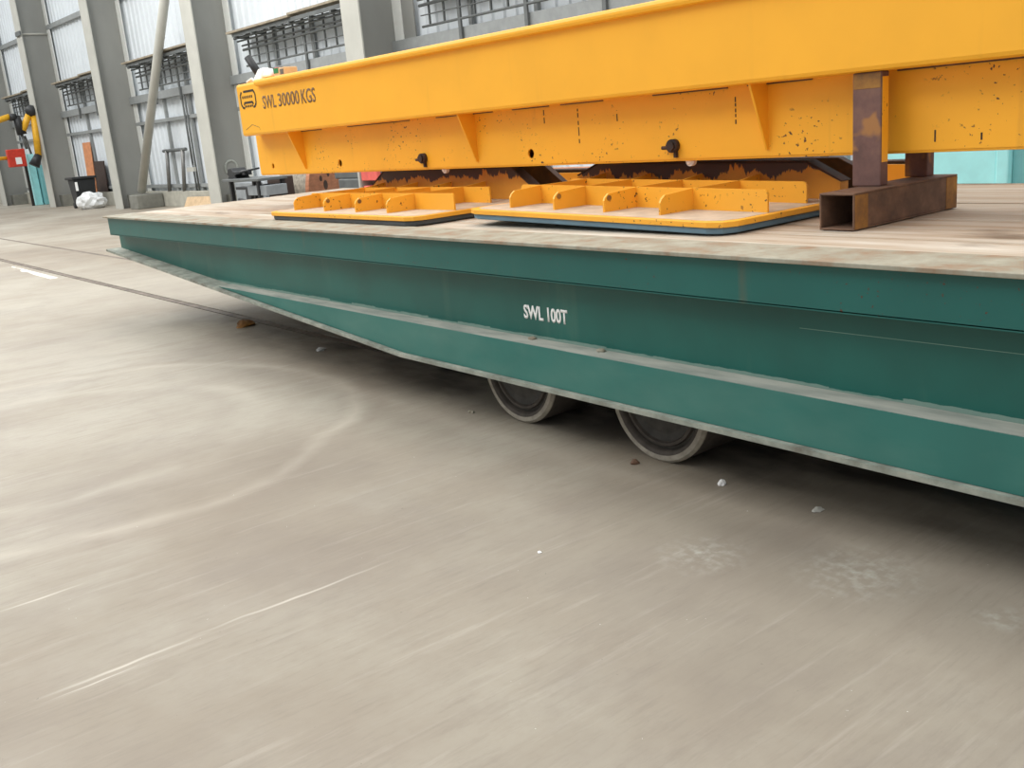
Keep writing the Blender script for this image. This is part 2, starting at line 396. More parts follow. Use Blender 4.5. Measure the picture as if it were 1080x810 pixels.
def plate_holes(F, outline, holes, y0, y1):
    """flat plate in the xz plane with round holes: a filled 2-D curve turned into a mesh"""
    cu = bpy.data.curves.new('plate', 'CURVE'); cu.dimensions = '2D'; cu.fill_mode = 'BOTH'; cu.extrude = abs(y1 - y0) / 2
    def sp(pts):
        q = cu.splines.new('POLY'); q.points.add(len(pts) - 1); q.use_cyclic_u = True
        for p, (a, b) in zip(q.points, pts): p.co = (a, b, 0, 1)
    sp(outline)
    for hx, hz, r in holes: sp([(hx + r * math.cos(2 * PI * i / 20), hz + r * math.sin(2 * PI * i / 20)) for i in range(20)])
    t = bpy.data.objects.new('plate', cu); COL.objects.link(t)
    dg = bpy.context.evaluated_depsgraph_get(); me = bpy.data.meshes.new_from_object(t.evaluated_get(dg))
    bpy.data.objects.remove(t); bpy.data.curves.remove(cu)
    mb = MB(F); mb.bm.from_mesh(me); bpy.data.meshes.remove(me)
    bmesh.ops.remove_doubles(mb.bm, verts=mb.bm.verts, dist=1e-5)
    for v in mb.bm.verts: v.co = Vector((v.co.x, (y0 + y1) / 2 - v.co.z, v.co.y))
    return mb

# ================================================================== SETTING
SLOTS = ((3.675, 3.775), (4.90, 4.972))
fl = MB()
ys = [-14] + [v for s_ in SLOTS for v in s_] + [14]
for a, b in zip(ys[0::2], ys[1::2]): fl.box(-80, 14, a, b, -0.25, 0.0)
for a, b in SLOTS: fl.box(-80, 14, a, b, -0.25, -0.06)
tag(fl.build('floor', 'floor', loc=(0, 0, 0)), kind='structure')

for i, (a, b) in enumerate(SLOTS):
    m_ = (a + b) / 2
    r = MB(); hw = 0.033; r.box(-80, 14, m_ - hw, m_ + hw, -0.022, -0.001); r.box(-80, 14, m_ - 0.008, m_ + 0.008, -0.05, -0.022); r.box(-80, 14, m_ - 0.035, m_ + 0.035, -0.0598, -0.05)
    tag(r.build('crane_rail', 'rail_dirty'),
        ('near steel rail sunk in the concrete floor in front of the green trolley end', 'far steel rail sunk in the floor, beyond the near one')[i], 'rail', 'trolley rails in the floor')

# wall: corrugated sheet
wl = MB(F_WALL); pts = []
s_ = -46.0
while s_ < 52:
    pts += [(s_, 1.12), (s_ + 0.20, 1.12), (s_ + 0.235, 1.085), (s_ + 0.30, 1.085), (s_ + 0.335, 1.12)]; s_ += 0.335
va = [wl.bm.verts.new((a, b, 0.46)) for a, b in pts]; vb = [wl.bm.verts.new((a, b, 11)) for a, b in pts]
vc = [wl.bm.verts.new((a, 1.16, 0.46)) for a, b in pts]; vd = [wl.bm.verts.new((a, 1.16, 11)) for a, b in pts]
for i in range(len(pts) - 1):
    wl.bm.faces.new((va[i], va[i + 1], vb[i + 1], vb[i])); wl.bm.faces.new((vc[i], vc[i + 1], vd[i + 1], vd[i]))
    wl.bm.faces.new((vb[i], vb[i + 1], vd[i + 1], vd[i]))
tag(wl.build('wall_back', 'clad', loc=(0, 1.1, 0)), kind='structure')
tag(MB(F_WALL).box(-46, 52, 0.86, 1.3, 0, 0.46).build('baseboard_back', 'concrete', bevel=0.01), kind='structure')
COLS = [-14.0, -7.15, 0.0, 7.37, 14.95, 22.5, 30.0]
TRIM = [0]
def trim(mb, mat, bevel=0.004):
    TRIM[0] += 1
    return tag(mb.build('trim_%d' % TRIM[0], mat, bevel=bevel), kind='structure')
for zz, h in ((0.56, 0.10), (2.5, 0.10), (6.25, 0.16)):
    trim(MB(F_WALL).box(-46, 52, 0.98, 1.084, zz, zz + h), 'purlin')
trim(MB(F_WALL).box(-46, 52, 0.90, 1.084, 3.16, 3.38), 'purlin')
for s_ in [a + b for a in COLS[:-1] for b in (2.1, 3.9, 5.4)]:
    trim(MB(F_WALL).box(s_, s_ + 0.09, 1.0, 1.084, 0.46, 4.3), 'purlin')
# drab lower sheeting behind the beam in the right hand bays
trim(MB(F_WALL).box(7.4, 52, 1.05, 1.084, 2.6, 3.16), 'pinkgrey')

# ================================================================== COLUMNS
CL = ['steel wall column at the far left edge, behind the turquoise post',
      'grey steel column between the yellow extraction arm and the black bin',
      'grey steel column between the white plastic bundle and the slanting pipe brace',
      'grey steel column right of the slanting pipe brace, left of the yellow beam end',
      'grey steel column rising behind the middle of the yellow beam',
      None, None]
for s_, lab in zip(COLS, CL):
    if not lab: continue
    c = empty('steel_column', (s_ - 0.32, 0.5, 0), F_WALL, label=lab, cat='column', group='steel columns along the wall')
    MB(F_WALL).box(s_ - 0.65, s_, 0, 0.035, 0, 11).build('front_flange', 'col_face', c, 0.004)
    MB(F_WALL).box(s_ - 0.34, s_ - 0.30, 0.035, 0.99, 0, 11).build('web', 'col_web', c)
    MB(F_WALL).box(s_ - 0.65, s_, 0.985, 1.02, 0.46, 11).build('rear_flange', 'strip', c, 0.004)
    if s_ == 14.95: MB(F_WALL).box(s_ + 0.004, s_ + 0.40, 1.0, 1.03, 0.46, 11).build('side_plate', 'col_web', c)
    if s_ == -7.15:
        MB(F_WALL).tube((s_ - 0.27, 0.04, 6.12), (s_ - 0.27, 0.99, 6.12), 0.035, 8).build('cross_tube', 'col_face', c)
        MB(F_WALL).box(s_ - 0.5, s_ + 0.04, -0.06, 0.0, 6.05, 6.2).build('clamp', 'rack', c)
    MB(F_WALL).box(s_ - 0.70, s_ + 0.06, 0.30, 0.86, 0, 0.42).build('pedestal', 'concrete_dk', c, 0.01)

# ================================================================== CABLE RACKS
def rack(a, b, lab):
    r = empty('cable_rack', ((a + b) / 2, 0.8, 3.4), F_WALL, label=lab, cat='rack', group='cable racks along the wall')
    h = (b - a) / 2
    MB(F_WALL).box(a, a + h + 0.1, 0.46, 0.99, 4.28, 4.33).box(a + h, b, 0.5, 0.99, 4.33, 4.38).build('shelf_board', 'shelf', r, 0.004)
    MB(F_WALL).box(a + 0.2, b, 0.52, 0.56, 4.19, 4.27).build('shelf_rail', 'rack', r)
    MB(F_WALL).tube((a + 0.1, 0.86, 3.52), (b, 0.86, 3.52), 0.024, 8).build('lower_rod', 'rack', r)
    MB(F_WALL).tube((a + 0.1, 0.80, 4.0), (b, 0.80, 4.0), 0.022, 8).tube((a + 0.1, 0.70, 4.1), (b, 0.70, 4.1), 0.022, 8).tube((a + 0.1, 0.82, 3.9), (b, 0.82, 3.93), 0.03, 8).tube((a + 0.1, 0.62, 4.17), (b, 0.62, 4.15), 0.03, 8).tube((a + 0.1, 0.84, 3.72), (b, 0.84, 3.70), 0.012, 8).build('cable_run', 'rack', r)
    k = 0; s_ = a + 0.35
    while s_ < b:
        t = 0.04 if k % 4 == 2 else 0.014
        mb = MB(F_WALL).box(s_ - t, s_ + t, 0.84, 0.88, 3.02 if k % 4 == 2 else 3.5, 4.27)
        if k % 2 == 0: mb.box(s_ - 0.03, s_ + 0.03, 0.5, 0.9, 4.14, 4.2)
        mb.build('hanger_bar', 'rack', r); s_ += 0.46; k += 1
RL = ['dark cable rack above the red box, at the left edge', 'cable rack on the wall above the black wheelie bin',
      'cable rack on the wall crossed by the slanting pipe brace', 'cable rack right behind the left end of the yellow beam',
      'cable rack seen over the yellow beam right of the last column']
for i, lab in enumerate(RL):
    rack(COLS[i] + 0.75, COLS[i + 1] - 0.66, lab)

# slanting brace
bp = MB(F_WALL).tube((1.04, 0.3, 0.535), (6.8, 0.42, 7.9), 0.125, 24)
tag(bp.build('brace_pipe', 'col_face', smooth=False), 'slanting pale grey pipe brace rising from a column pedestal across the bay', 'brace')
tag(MB(F_WALL).box(0.62, 1.3, 0.02, 0.84, 0, 0.425).build('concrete_block', 'concrete_dk', bevel=0.02), 'dark concrete block under the foot of the slanting pipe brace', 'block')

# things on the concrete plinth in the brace bay
fs = empty('metal_frame', (2.3, 0.95, 0.46), F_WALL, label='small grey metal frame standing on the concrete plinth beside the slanting pipe', cat='frame')
for a, b in ((1.75, 1.95), (2.9, 3.15)):
    MB(F_WALL).tube((a, 0.9, 0.46), (b, 0.94, 1.66), 0.06, 8).build('upright', 'steel', fs)
MB(F_WALL).tube((1.7, 0.94, 1.66), (3.4, 0.94, 1.66), 0.05, 8).build('top_bar', 'rack', fs)
cd = empty('conduit_pipe', (3.75, 0.95, 0.5), F_WALL, label='thin dark conduit running down the cladding right of the metal frame', cat='pipe')
MB(F_WALL).path([(3.72, 0.94, 3.15), (3.72, 0.94, 1.2), (3.72, 0.94, 0.46)], 0.03, 8).path([(3.9, 0.94, 3.15), (3.9, 0.94, 0.46)], 0.03, 8).build('tube', 'rack', cd)
MB(F_WALL).box(3.45, 3.95, 0.84, 0.92, 1.02, 1.14).build('junction_box', 'col_face', cd)
tag(MB(F_WALL).hexa([(3.4, 0.6, 0.02), (6.4, 0.5, 0.02), (6.4, 0.62, 0.02), (3.4, 0.72, 0.02), (3.4, 0.74, 0.3), (6.2, 0.74, 0.34), (6.2, 0.8, 0.34), (3.4, 0.8, 0.3)]).build('timber_board', 'pale_board'),
    'pale orange board leaning on the low concrete plinth', 'board')
ring = MB(F_WALL)
for k in range(28):
    a0, a1 = 2 * PI * k / 28, 2 * PI * (k + 1) / 28
    ring.tube((7.37 - 0.294, 0.56 + 0.17 * math.cos(a0), 1.08 + 0.19 * math.sin(a0)), (7.37 - 0.294, 0.56 + 0.17 * math.cos(a1), 1.08 + 0.19 * math.sin(a1)), 0.03, 6)
ring.build('chalk_ring', 'chalk', [o for o in WM if o.name.startswith('steel_column') and 'left of the yellow beam' in o.get('label', '')][0])

# ---- left end: extraction arm, turquoise post, red box
tp = MB().box(-44.15, -43.6, 10.0, 10.26, 0, 2.02)
tag(tp.build('steel_post', 'turq', bevel=0.01), 'turquoise square steel post standing on the floor at the far left', 'post')
tag(MB().box(-44.2, -43.3, 10.30, 10.52, 0, 1.55).build('steel_plate', 'teal', bevel=0.01), 'dull teal plate standing just right of the turquoise post', 'plate')
rb = empty('switch_box', (-43.4, 9.6, 1.55), label='red switch box with a white label, left of the turquoise post', cat='box')
MB().box(-43.55, -43.3, 9.24, 9.90, 1.56, 2.24).build('housing', 'red', rb, 0.03)
MB().box(-43.302, -43.288, 9.50, 9.72, 1.66, 1.92).build('paper_label', 'white', rb)
MB().tube((-43.5, 8.6, 1.93), (-43.5, 9.26, 1.93), 0.07, 12).build('cable_tube', 'tube_yel', rb)
MB().box(-43.5, -43.4, 9.8, 9.9, 0, 1.58).build('stand_leg', 'steel_dark', rb)
F_ARM = Matrix.Translation((0, 0, 1.6)) @ Matrix.Scale(0.94, 4) @ Matrix.Translation((0, 0, -1.6))
ar = empty('extraction_arm', (-42.5, 10.0, 3.0), F_ARM, label='yellow jointed extraction arm with black elbows in front of the first column', cat='arm')
MB(F_ARM).tube((-42.5, 8.6, 3.22), (-42.5, 9.42, 3.44), 0.11, 14).build('arm_tube', 'tube_yel', ar, smooth=False)
MB(F_ARM).tube((-42.5, 9.40, 3.42), (-42.5, 9.66, 3.40), 0.14, 14).build('joint', 'black', ar)
MB(F_ARM).tube((-42.5, 9.66, 3.45), (-42.5, 9.74, 2.75), 0.13, 14, 0.18).build('joint', 'black', ar)
MB(F_ARM).tube((-42.45, 9.78, 2.9), (-42.45, 10.14, 3.52), 0.12, 14).build('arm_tube', 'tube_yel', ar)
MB(F_ARM).ico((-42.4, 10.22, 3.6), 0.24, 2, (1, 1, 0.95)).build('joint', 'black', ar, smooth=True)
MB(F_ARM).tube((-42.4, 10.27, 3.45), (-42.4, 10.14, 1.85), 0.12, 14).build('arm_tube', 'tube_yel', ar)
MB(F_ARM).tube((-42.4, 10.16, 1.95), (-42.4, 9.92, 1.55), 0.13, 14, 0.20).build('hood', 'black', ar)
MB(F_ARM).tube((-42.5, 9.72, 2.8), (-42.5, 9.80, 2.2), 0.05, 10).tube((-42.6, 9.85, 2.7), (-42.6, 9.95, 2.0), 0.04, 10).build('bracket', 'rack', ar)

# ---- bin, bundle and boards in the second bay
bn = empty('wheelie_bin', (-36.5, 9.98, 0), label='black wheeled rubbish bin with its lid closed, standing behind the white bundle', cat='bin')
def bq(x, y, z): return (x + 2.7, y - 0.74, z)
MB().hexa([bq(*q) for q in ((-39.5, 10.40, 0.05), (-38.95, 10.40, 0.05), (-38.95, 11.0, 0.05), (-39.5, 11.0, 0.05), (-39.6, 10.34, 0.98), (-38.85, 10.34, 0.98), (-38.85, 11.06, 0.98), (-39.6, 11.06, 0.98))]).build('body', 'black', bn, 0.03)
MB().box(-36.98, -36.08, 9.54, 10.38, 0.98, 1.06).build('lid', 'black', bn, 0.02)
MB().box(-36.145, -36.09, 9.62, 9.70, 0.6, 0.9).build('handle', 'white', bn, 0.01)
for y in (9.68, 10.24): MB().tube((-36.8, y - 0.04, 0.10), (-36.8, y + 0.04, 0.10), 0.10, 16).build('wheel', 'black', bn)
bg = MB().ico((-35.3, 9.83, 0.22), 0.46, 3, (0.9, 1.02, 0.72), 0.12)
for v in bg.bm.verts: v.co.z = max(0.0, v.co.z)
tag(bg.build('plastic_bundle', 'bag', loc=(-35.3, 9.83, 0)), 'crumpled white plastic bundle on the floor in front of the black bin', 'bundle')
tag(MB(F_WALL).hexa([(-5.75, 0.88, 0.462), (-4.95, 0.88, 0.462), (-4.95, 0.91, 0.462), (-5.75, 0.91, 0.462), (-5.75, 0.94, 2.2), (-4.95, 0.94, 2.2), (-4.95, 0.97, 2.2), (-5.75, 0.97, 2.2)]).build('board', 'orange_board', bevel=0.004),
    'tall orange brown board standing upright behind the black bin', 'board')
tag(MB(F_WALL).hexa([(-4.85, 0.88, 0.462), (-3.85, 0.88, 0.462), (-3.85, 0.92, 0.462), (-4.85, 0.92, 0.462), (-4.85, 0.93, 1.52), (-3.85, 0.93, 1.52), (-3.85, 0.97, 1.52), (-4.85, 0.97, 1.52)]).build('board', 'brownbox', bevel=0.004),
    'dark board leaning beside the orange board, right of the black bin', 'board')

# ================================================================== TROLLEY
T = empty('rail_trolley', (-1, 4.32, 0), label='long green flat rail trolley with a plank deck, marked SWL 100T', cat='trolley')
XL, XR, YN, YF = -10.35, 8.3, 2.96, 5.68
YC = (YN + YF) / 2
def mir(y): return 2 * YC - y
# planks
pk = MB(); y = 3.275; k = 0
while y < YF - 0.02:
    y2 = min(y + 0.286, YF - 0.005); x = XL + 0.01; cuts = [XL + 0.01]
    while cuts[-1] < XR: cuts.append(min(XR - 0.01, cuts[-1] + random.uniform(2.6, 4.2))) if cuts[-1] < XR - 0.02 else cuts.append(XR + 1)
    cuts = [c for c in cuts if c <= XR]
    for a, b in zip(cuts, cuts[1:]):
        dz = random.uniform(-0.004, 0.0); pk.box(a + 0.002, b - 0.002, y, y2 - 0.004, 0.98, 1.040 + dz)
    y += 0.296; k += 1
pk.build('plank_deck', 'planks', T, 0.004)
MB().box(XL - 0.02, XR, YN, 3.268, 1.026, 1.043).build('edge_plate', 'edge', T, 0.003)
MB().box(XL, XR, 3.0, 3.03, 0.857, 1.026).box(XL, XR, 3.0, 3.12, 0.853, 0.865).build('fascia', 'green', T, 0.002)
TZ = lambda x: 0.320 + max(0.0, (-4.97 - x)) * 0.0685          # underside line: tapers up to the left end
def prof(x0, top, off=0.0):
    return [(x0, top), (x0, TZ(x0) + off), (-4.97, TZ(-4.97) + off), (3.0, 0.320 + off), (XR, 0.320 + off + (XR - 3.0) * 0.0685), (XR, top)]
MB().prism(prof(XL - 0.12, 0.856, 0.006), 3.12, 3.14).prism(prof(XL - 0.12, 1.02, 0.006), mir(3.14), mir(3.12)).build('web', 'web', T)
# lower chord: dusty ledge and its face below
xs_ = -7.72
MB().box(xs_, XR - 2.5, 3.005, 3.119, 0.517, 0.526).build('ledge', 'dust', T)
MB().prism([(xs_, 0.524), (-4.97, 0.33), (3.0, 0.33), (XR - 2.5, 0.50), (XR - 2.5, 0.524)], 3.0, 3.012).build('lower_face', 'green_low', T)
fl_ = MB()
segs = [XL - 0.14, -4.97, 3.0, XR]
zt = [TZ(segs[0]), 0.320, 0.320, 0.320 + (XR - 3.0) * 0.0685]
for (a, b, za, zb) in zip(segs, segs[1:], zt, zt[1:]):
    fl_.hexa([(a, 2.97, za - 0.012), (b, 2.97, zb - 0.012), (b, 3.30, zb - 0.012), (a, 3.30, za - 0.012),
              (a, 2.97, za + 0.008), (b, 2.97, zb + 0.008), (b, 3.30, zb + 0.008), (a, 3.30, za + 0.008)])
fl_.build('bottom_flange', 'flange', T)
MB().box(XL, XR, mir(3.03), mir(3.0), 0.857, 0.98).box(XL - 0.02, XR, YF - 0.004, YF, 0.9, 1.04).build('far_fascia', 'green', T)
for x in (-10.2, -8.5, -6.6, -4.9, -1.6, 0.4, 2.6, 5.0, 8.1): MB().box(x, x + 0.06, 3.14, mir(3.14), 0.72, 0.97).build('cross_member', 'steel_dark', T)
def wheel(x, y0, y1, cyl=True):
    r = 0.305; d = 1 if y1 > y0 else -1; wdt = abs(y1 - y0)
    wh = MB().lathe((x, y0, r), (0, d, 0), [(0.255, 0.0), (0.292, 0.0), (r, 0.014), (r, wdt - 0.014), (0.292, wdt), (0.255, wdt), (0.25, 0.06)][:6], 56)
    return wh
def make_wheel(x, near=True):
    y0, y1 = (3.19, 3.66) if near else (mir(3.19), mir(3.66))
    d = 1 if near else -1; r = 0.305
    w_ = MB(); prof_ = [(r - 0.012, 0.0), (r, 0.014), (r, 0.46), (r - 0.012, 0.47), (0.245, 0.47)]
    # rim: ring with open dished face
    seg = 56; rings = []
    for rad, t in [(0.245, 0.040), (0.250, 0.010), (0.262, 0.0)] + prof_:
        rings.append([w_.bm.verts.new((x + rad * math.cos(2 * PI * i / seg), y0 + d * t, r + rad * math.sin(2 * PI * i / seg))) for i in range(seg)])
    for A, B in zip(rings, rings[1:]):
        for i in range(seg):
            f = w_.bm.faces.new((A[i], A[(i + 1) % seg], B[(i + 1) % seg], B[i])); f.smooth = True
    o = w_.build('wheel', 'wheel', T)
    MB().lathe((x, y0, r), (0, d, 0), [(0.0, -0.005), (0.055, -0.004), (0.06, 0.022), (0.12, 0.026), (0.17, 0.030), (0.215, 0.022), (0.2449, 0.030), (0.2449, 0.42), (0.0, 0.42)], 56).build('wheel_disc', 'wheel_in', o)
    MB().lathe((x, y0 + d * 0.012, r), (0, d, 0), [(0.203, 0.014), (0.212, 0.0), (0.226, 0.0), (0.232, 0.016)], 56, False).build('inner_ring', 'wheel', o)
    MB().lathe((x, y0, r), (0, d, 0), [(0.268, 0.004), (0.270, -0.001), (0.293, -0.001), (0.306, 0.014), (0.306, 0.022), (0.3, 0.022)], 64, False).build('rim_edge', 'wheel_rim', o)
for x in (-4.128, -3.094): make_wheel(x)
for x in (-4.128, -3.094): make_wheel(x, False)
bo = MB()
for x in (-4.128, -3.094): bo.tube((x, 3.3, 0.305), (x, mir(3.3), 0.305), 0.05, 16)
bo.box(-4.45, -2.75, 3.75, 3.85, 0.25, 0.72).box(-4.45, -2.75, mir(3.85), mir(3.75), 0.25, 0.72)
bo.build('added_light_blocker', 'steel_dark', T)  # axles and inner girders, added to block light under the deck
text_mb(F_W, 'SWL 100T', -3.935, -3.595, 0.620, 0.695, 3.1195, 0.03).build('lettering', 'white', T)
for x, z in ((-3.85, 0.53), (-3.34, 0.53)): MB().ico((x, 3.09, z), 0.02, 2, (1.4, 1, 0.5), 0.1).build('dirt_lump', 'edge', T)

# ================================================================== LIFTING BEAM
SL, SR = -6.16, 8.6
B = empty('lifting_beam', (0.3, 0.305, 1.335), F_BEAM, label='long yellow lifting beam of two stacked boxes, stencilled SWL 30000 KGS', cat='lifting beam')
MB(F_BEAM).box(SL, SR, 0.0, 0.61, 1.684, 2.128).build('upper_box', 'yellow', B, 0.022)
MB(F_BEAM).box(-5.72, SR, -0.045, 0.30, 2.083, 2.134).build('top_rail', 'yellow', B, 0.02)
HOLES = [(-5.99, 1.405, 0.025), (-4.80, 1.402, 0.030), (-2.43, 1.403, 0.030), (-0.10, 1.403, 0.03), (2.3, 1.403, 0.03), (4.7, 1.403, 0.03)]
plate_holes(F_BEAM, [(-6.25, 1.337), (SR, 1.337), (SR, 1.684), (-6.25, 1.684)], HOLES, 0.17, 0.19).build('lower_box_face', 'yellow_low', B)
MB(F_BEAM).box(-6.25, SR, 0.42, 0.44, 1.337, 1.684).build('lower_box_rear', 'yellow_low', B, 0.004)
MB(F_BEAM).box(-6.25, SR, 0.175, 0.435, 1.325, 1.340).box(-6.25, -6.235, 0.19, 0.42, 1.34, 1.684).build('lower_box_floor', 'yellow_low', B, 0.004)
# dark broken weld line under the upper box
wd = MB(F_BEAM); s_ = -5.6
while s_ < 3:
    L_ = random.uniform(0.3, 1.1); wd.box(s_, s_ + L_, 0.160, 0.171, 1.677, 1.6845); s_ += L_ + random.uniform(0.05, 0.5)
wd.build('weld_strip', 'rust', B)
for s_ in (-5.37, -2.98, -0.64, 1.75, 4.1):
    MB(F_BEAM).prism([(0.03, 1.684), (0.172, 1.684), (0.172, 1.368), (0.158, 1.368)], s_ - 0.006, s_ + 0.006, 'x').build('gusset', 'yellow_low', B)
def pin(s_):
    p = MB(F_BEAM); p.tube((s_, 0.138, 1.408), (s_, 0.18, 1.408), 0.036, 20).tube((s_, 0.125, 1.408), (s_, 0.14, 1.408), 0.028, 6)
    p.tube((s_ - 0.065, 0.14, 1.40), (s_, 0.14, 1.40), 0.010, 8); p.box(s_ + 0.005, s_ + 0.022, 0.15, 0.172, 1.345, 1.39)
    p.build('pin', 'rust_dark', B)
pin(-3.60); pin(-1.24)
text_mb(F_BEAM, 'SWL', -5.67, -5.43, 1.893, 2.000, -0.0005, 0.012).build('lettering', 'ink', B)
text_mb(F_BEAM, '30000', -5.385, -5.02, 1.893, 2.000, -0.0005, 0.012).build('lettering', 'ink', B)
text_mb(F_BEAM, 'KGS', -4.985, -4.755, 1.890, 2.000, -0.0005, 0.012).build('lettering', 'ink', B)
# framed mark: broken rounded frame, arch, small words
lg = MB(F_BEAM); x0, x1, z0, z1 = -6.085, -5.795, 1.925, 2.060; t = 0.009; cxm = (x0 + x1) / 2
def bar(a, b, tt=t):
    (ax, az), (bx, bz) = a, b; d = Vector((bx - ax, bz - az)); n_ = Vector((-d.y, d.x)).normalized() * tt / 2
    P = [(ax + n_.x, az + n_.y), (ax - n_.x, az - n_.y), (bx - n_.x, bz - n_.y), (bx + n_.x, bz + n_.y)]
    lg.prism(P, -0.0025, -0.0005)
c_ = 0.03
for a, b in (((x0, z0 + c_), (x0, z1 - c_)), ((x1, z0 + c_), (x1, z1 - c_)), ((x0, z1 - c_), (x0 + c_, z1)), ((x0 + 0.07, z1), (x1 - c_, z1)), ((x1 - c_, z1), (x1, z1 - c_)),
             ((x0, z0 + c_), (x0 + c_, z0)), ((x1 - c_, z0), (x1, z0 + c_)), ((x0 + c_, z0), (x0 + 0.06, z0)), ((x1 - 0.06, z0), (x1 - c_, z0)),
             ((x0 + 0.055, 1.947), (x0 + 0.07, 1.966)), ((x0 + 0.07, 1.966), (x1 - 0.07, 1.966)), ((x1 - 0.07, 1.966), (x1 - 0.055, 1.947))):
    bar(a, b, 0.018)
for k in range(6):
    xx = x0 + 0.045 + k * 0.035; bar((xx, 2.002), (xx, 2.024), 0.018)
for k in range(5):
    xx = x0 + 0.08 + k * 0.032; bar((xx, 1.926), (xx, 1.944), 0.018)
lg.build('maker_mark', 'ink_dark', B)
cr_ = MB(F_BEAM)
for a, b in (((-6.07, 1.735), (-5.93, 1.775)), ((-5.93, 1.775), (-5.80, 1.745)), ((-5.80, 1.745), (-5.79, 1.725))):
    (ax, az), (bx, bz) = a, b; cr_.prism([(ax, az), (bx, bz), (bx, bz + 0.004), (ax, az + 0.004)], -0.0015, -0.0004)
cr_.build('scratch', 'ink', B)
dr = MB(F_BEAM)
for s_, a, b in ((-1.98, 1.45, 1.66), (-0.83, 1.50, 1.64), (-2.28, 1.58, 1.66), (-1.66, 1.56, 1.62), (0.22, 1.37, 1.42), (0.42, 1.37, 1.40)):
    z = a
    while z < b:
        h = random.uniform(0.015, 0.05); dr.box(s_ - 0.0035, s_ + 0.0035, 0.1685, 0.1702, z, min(b, z + h)); z += h + random.uniform(0.004, 0.02)
dr.build('drip_mark', 'rust_dark', B)

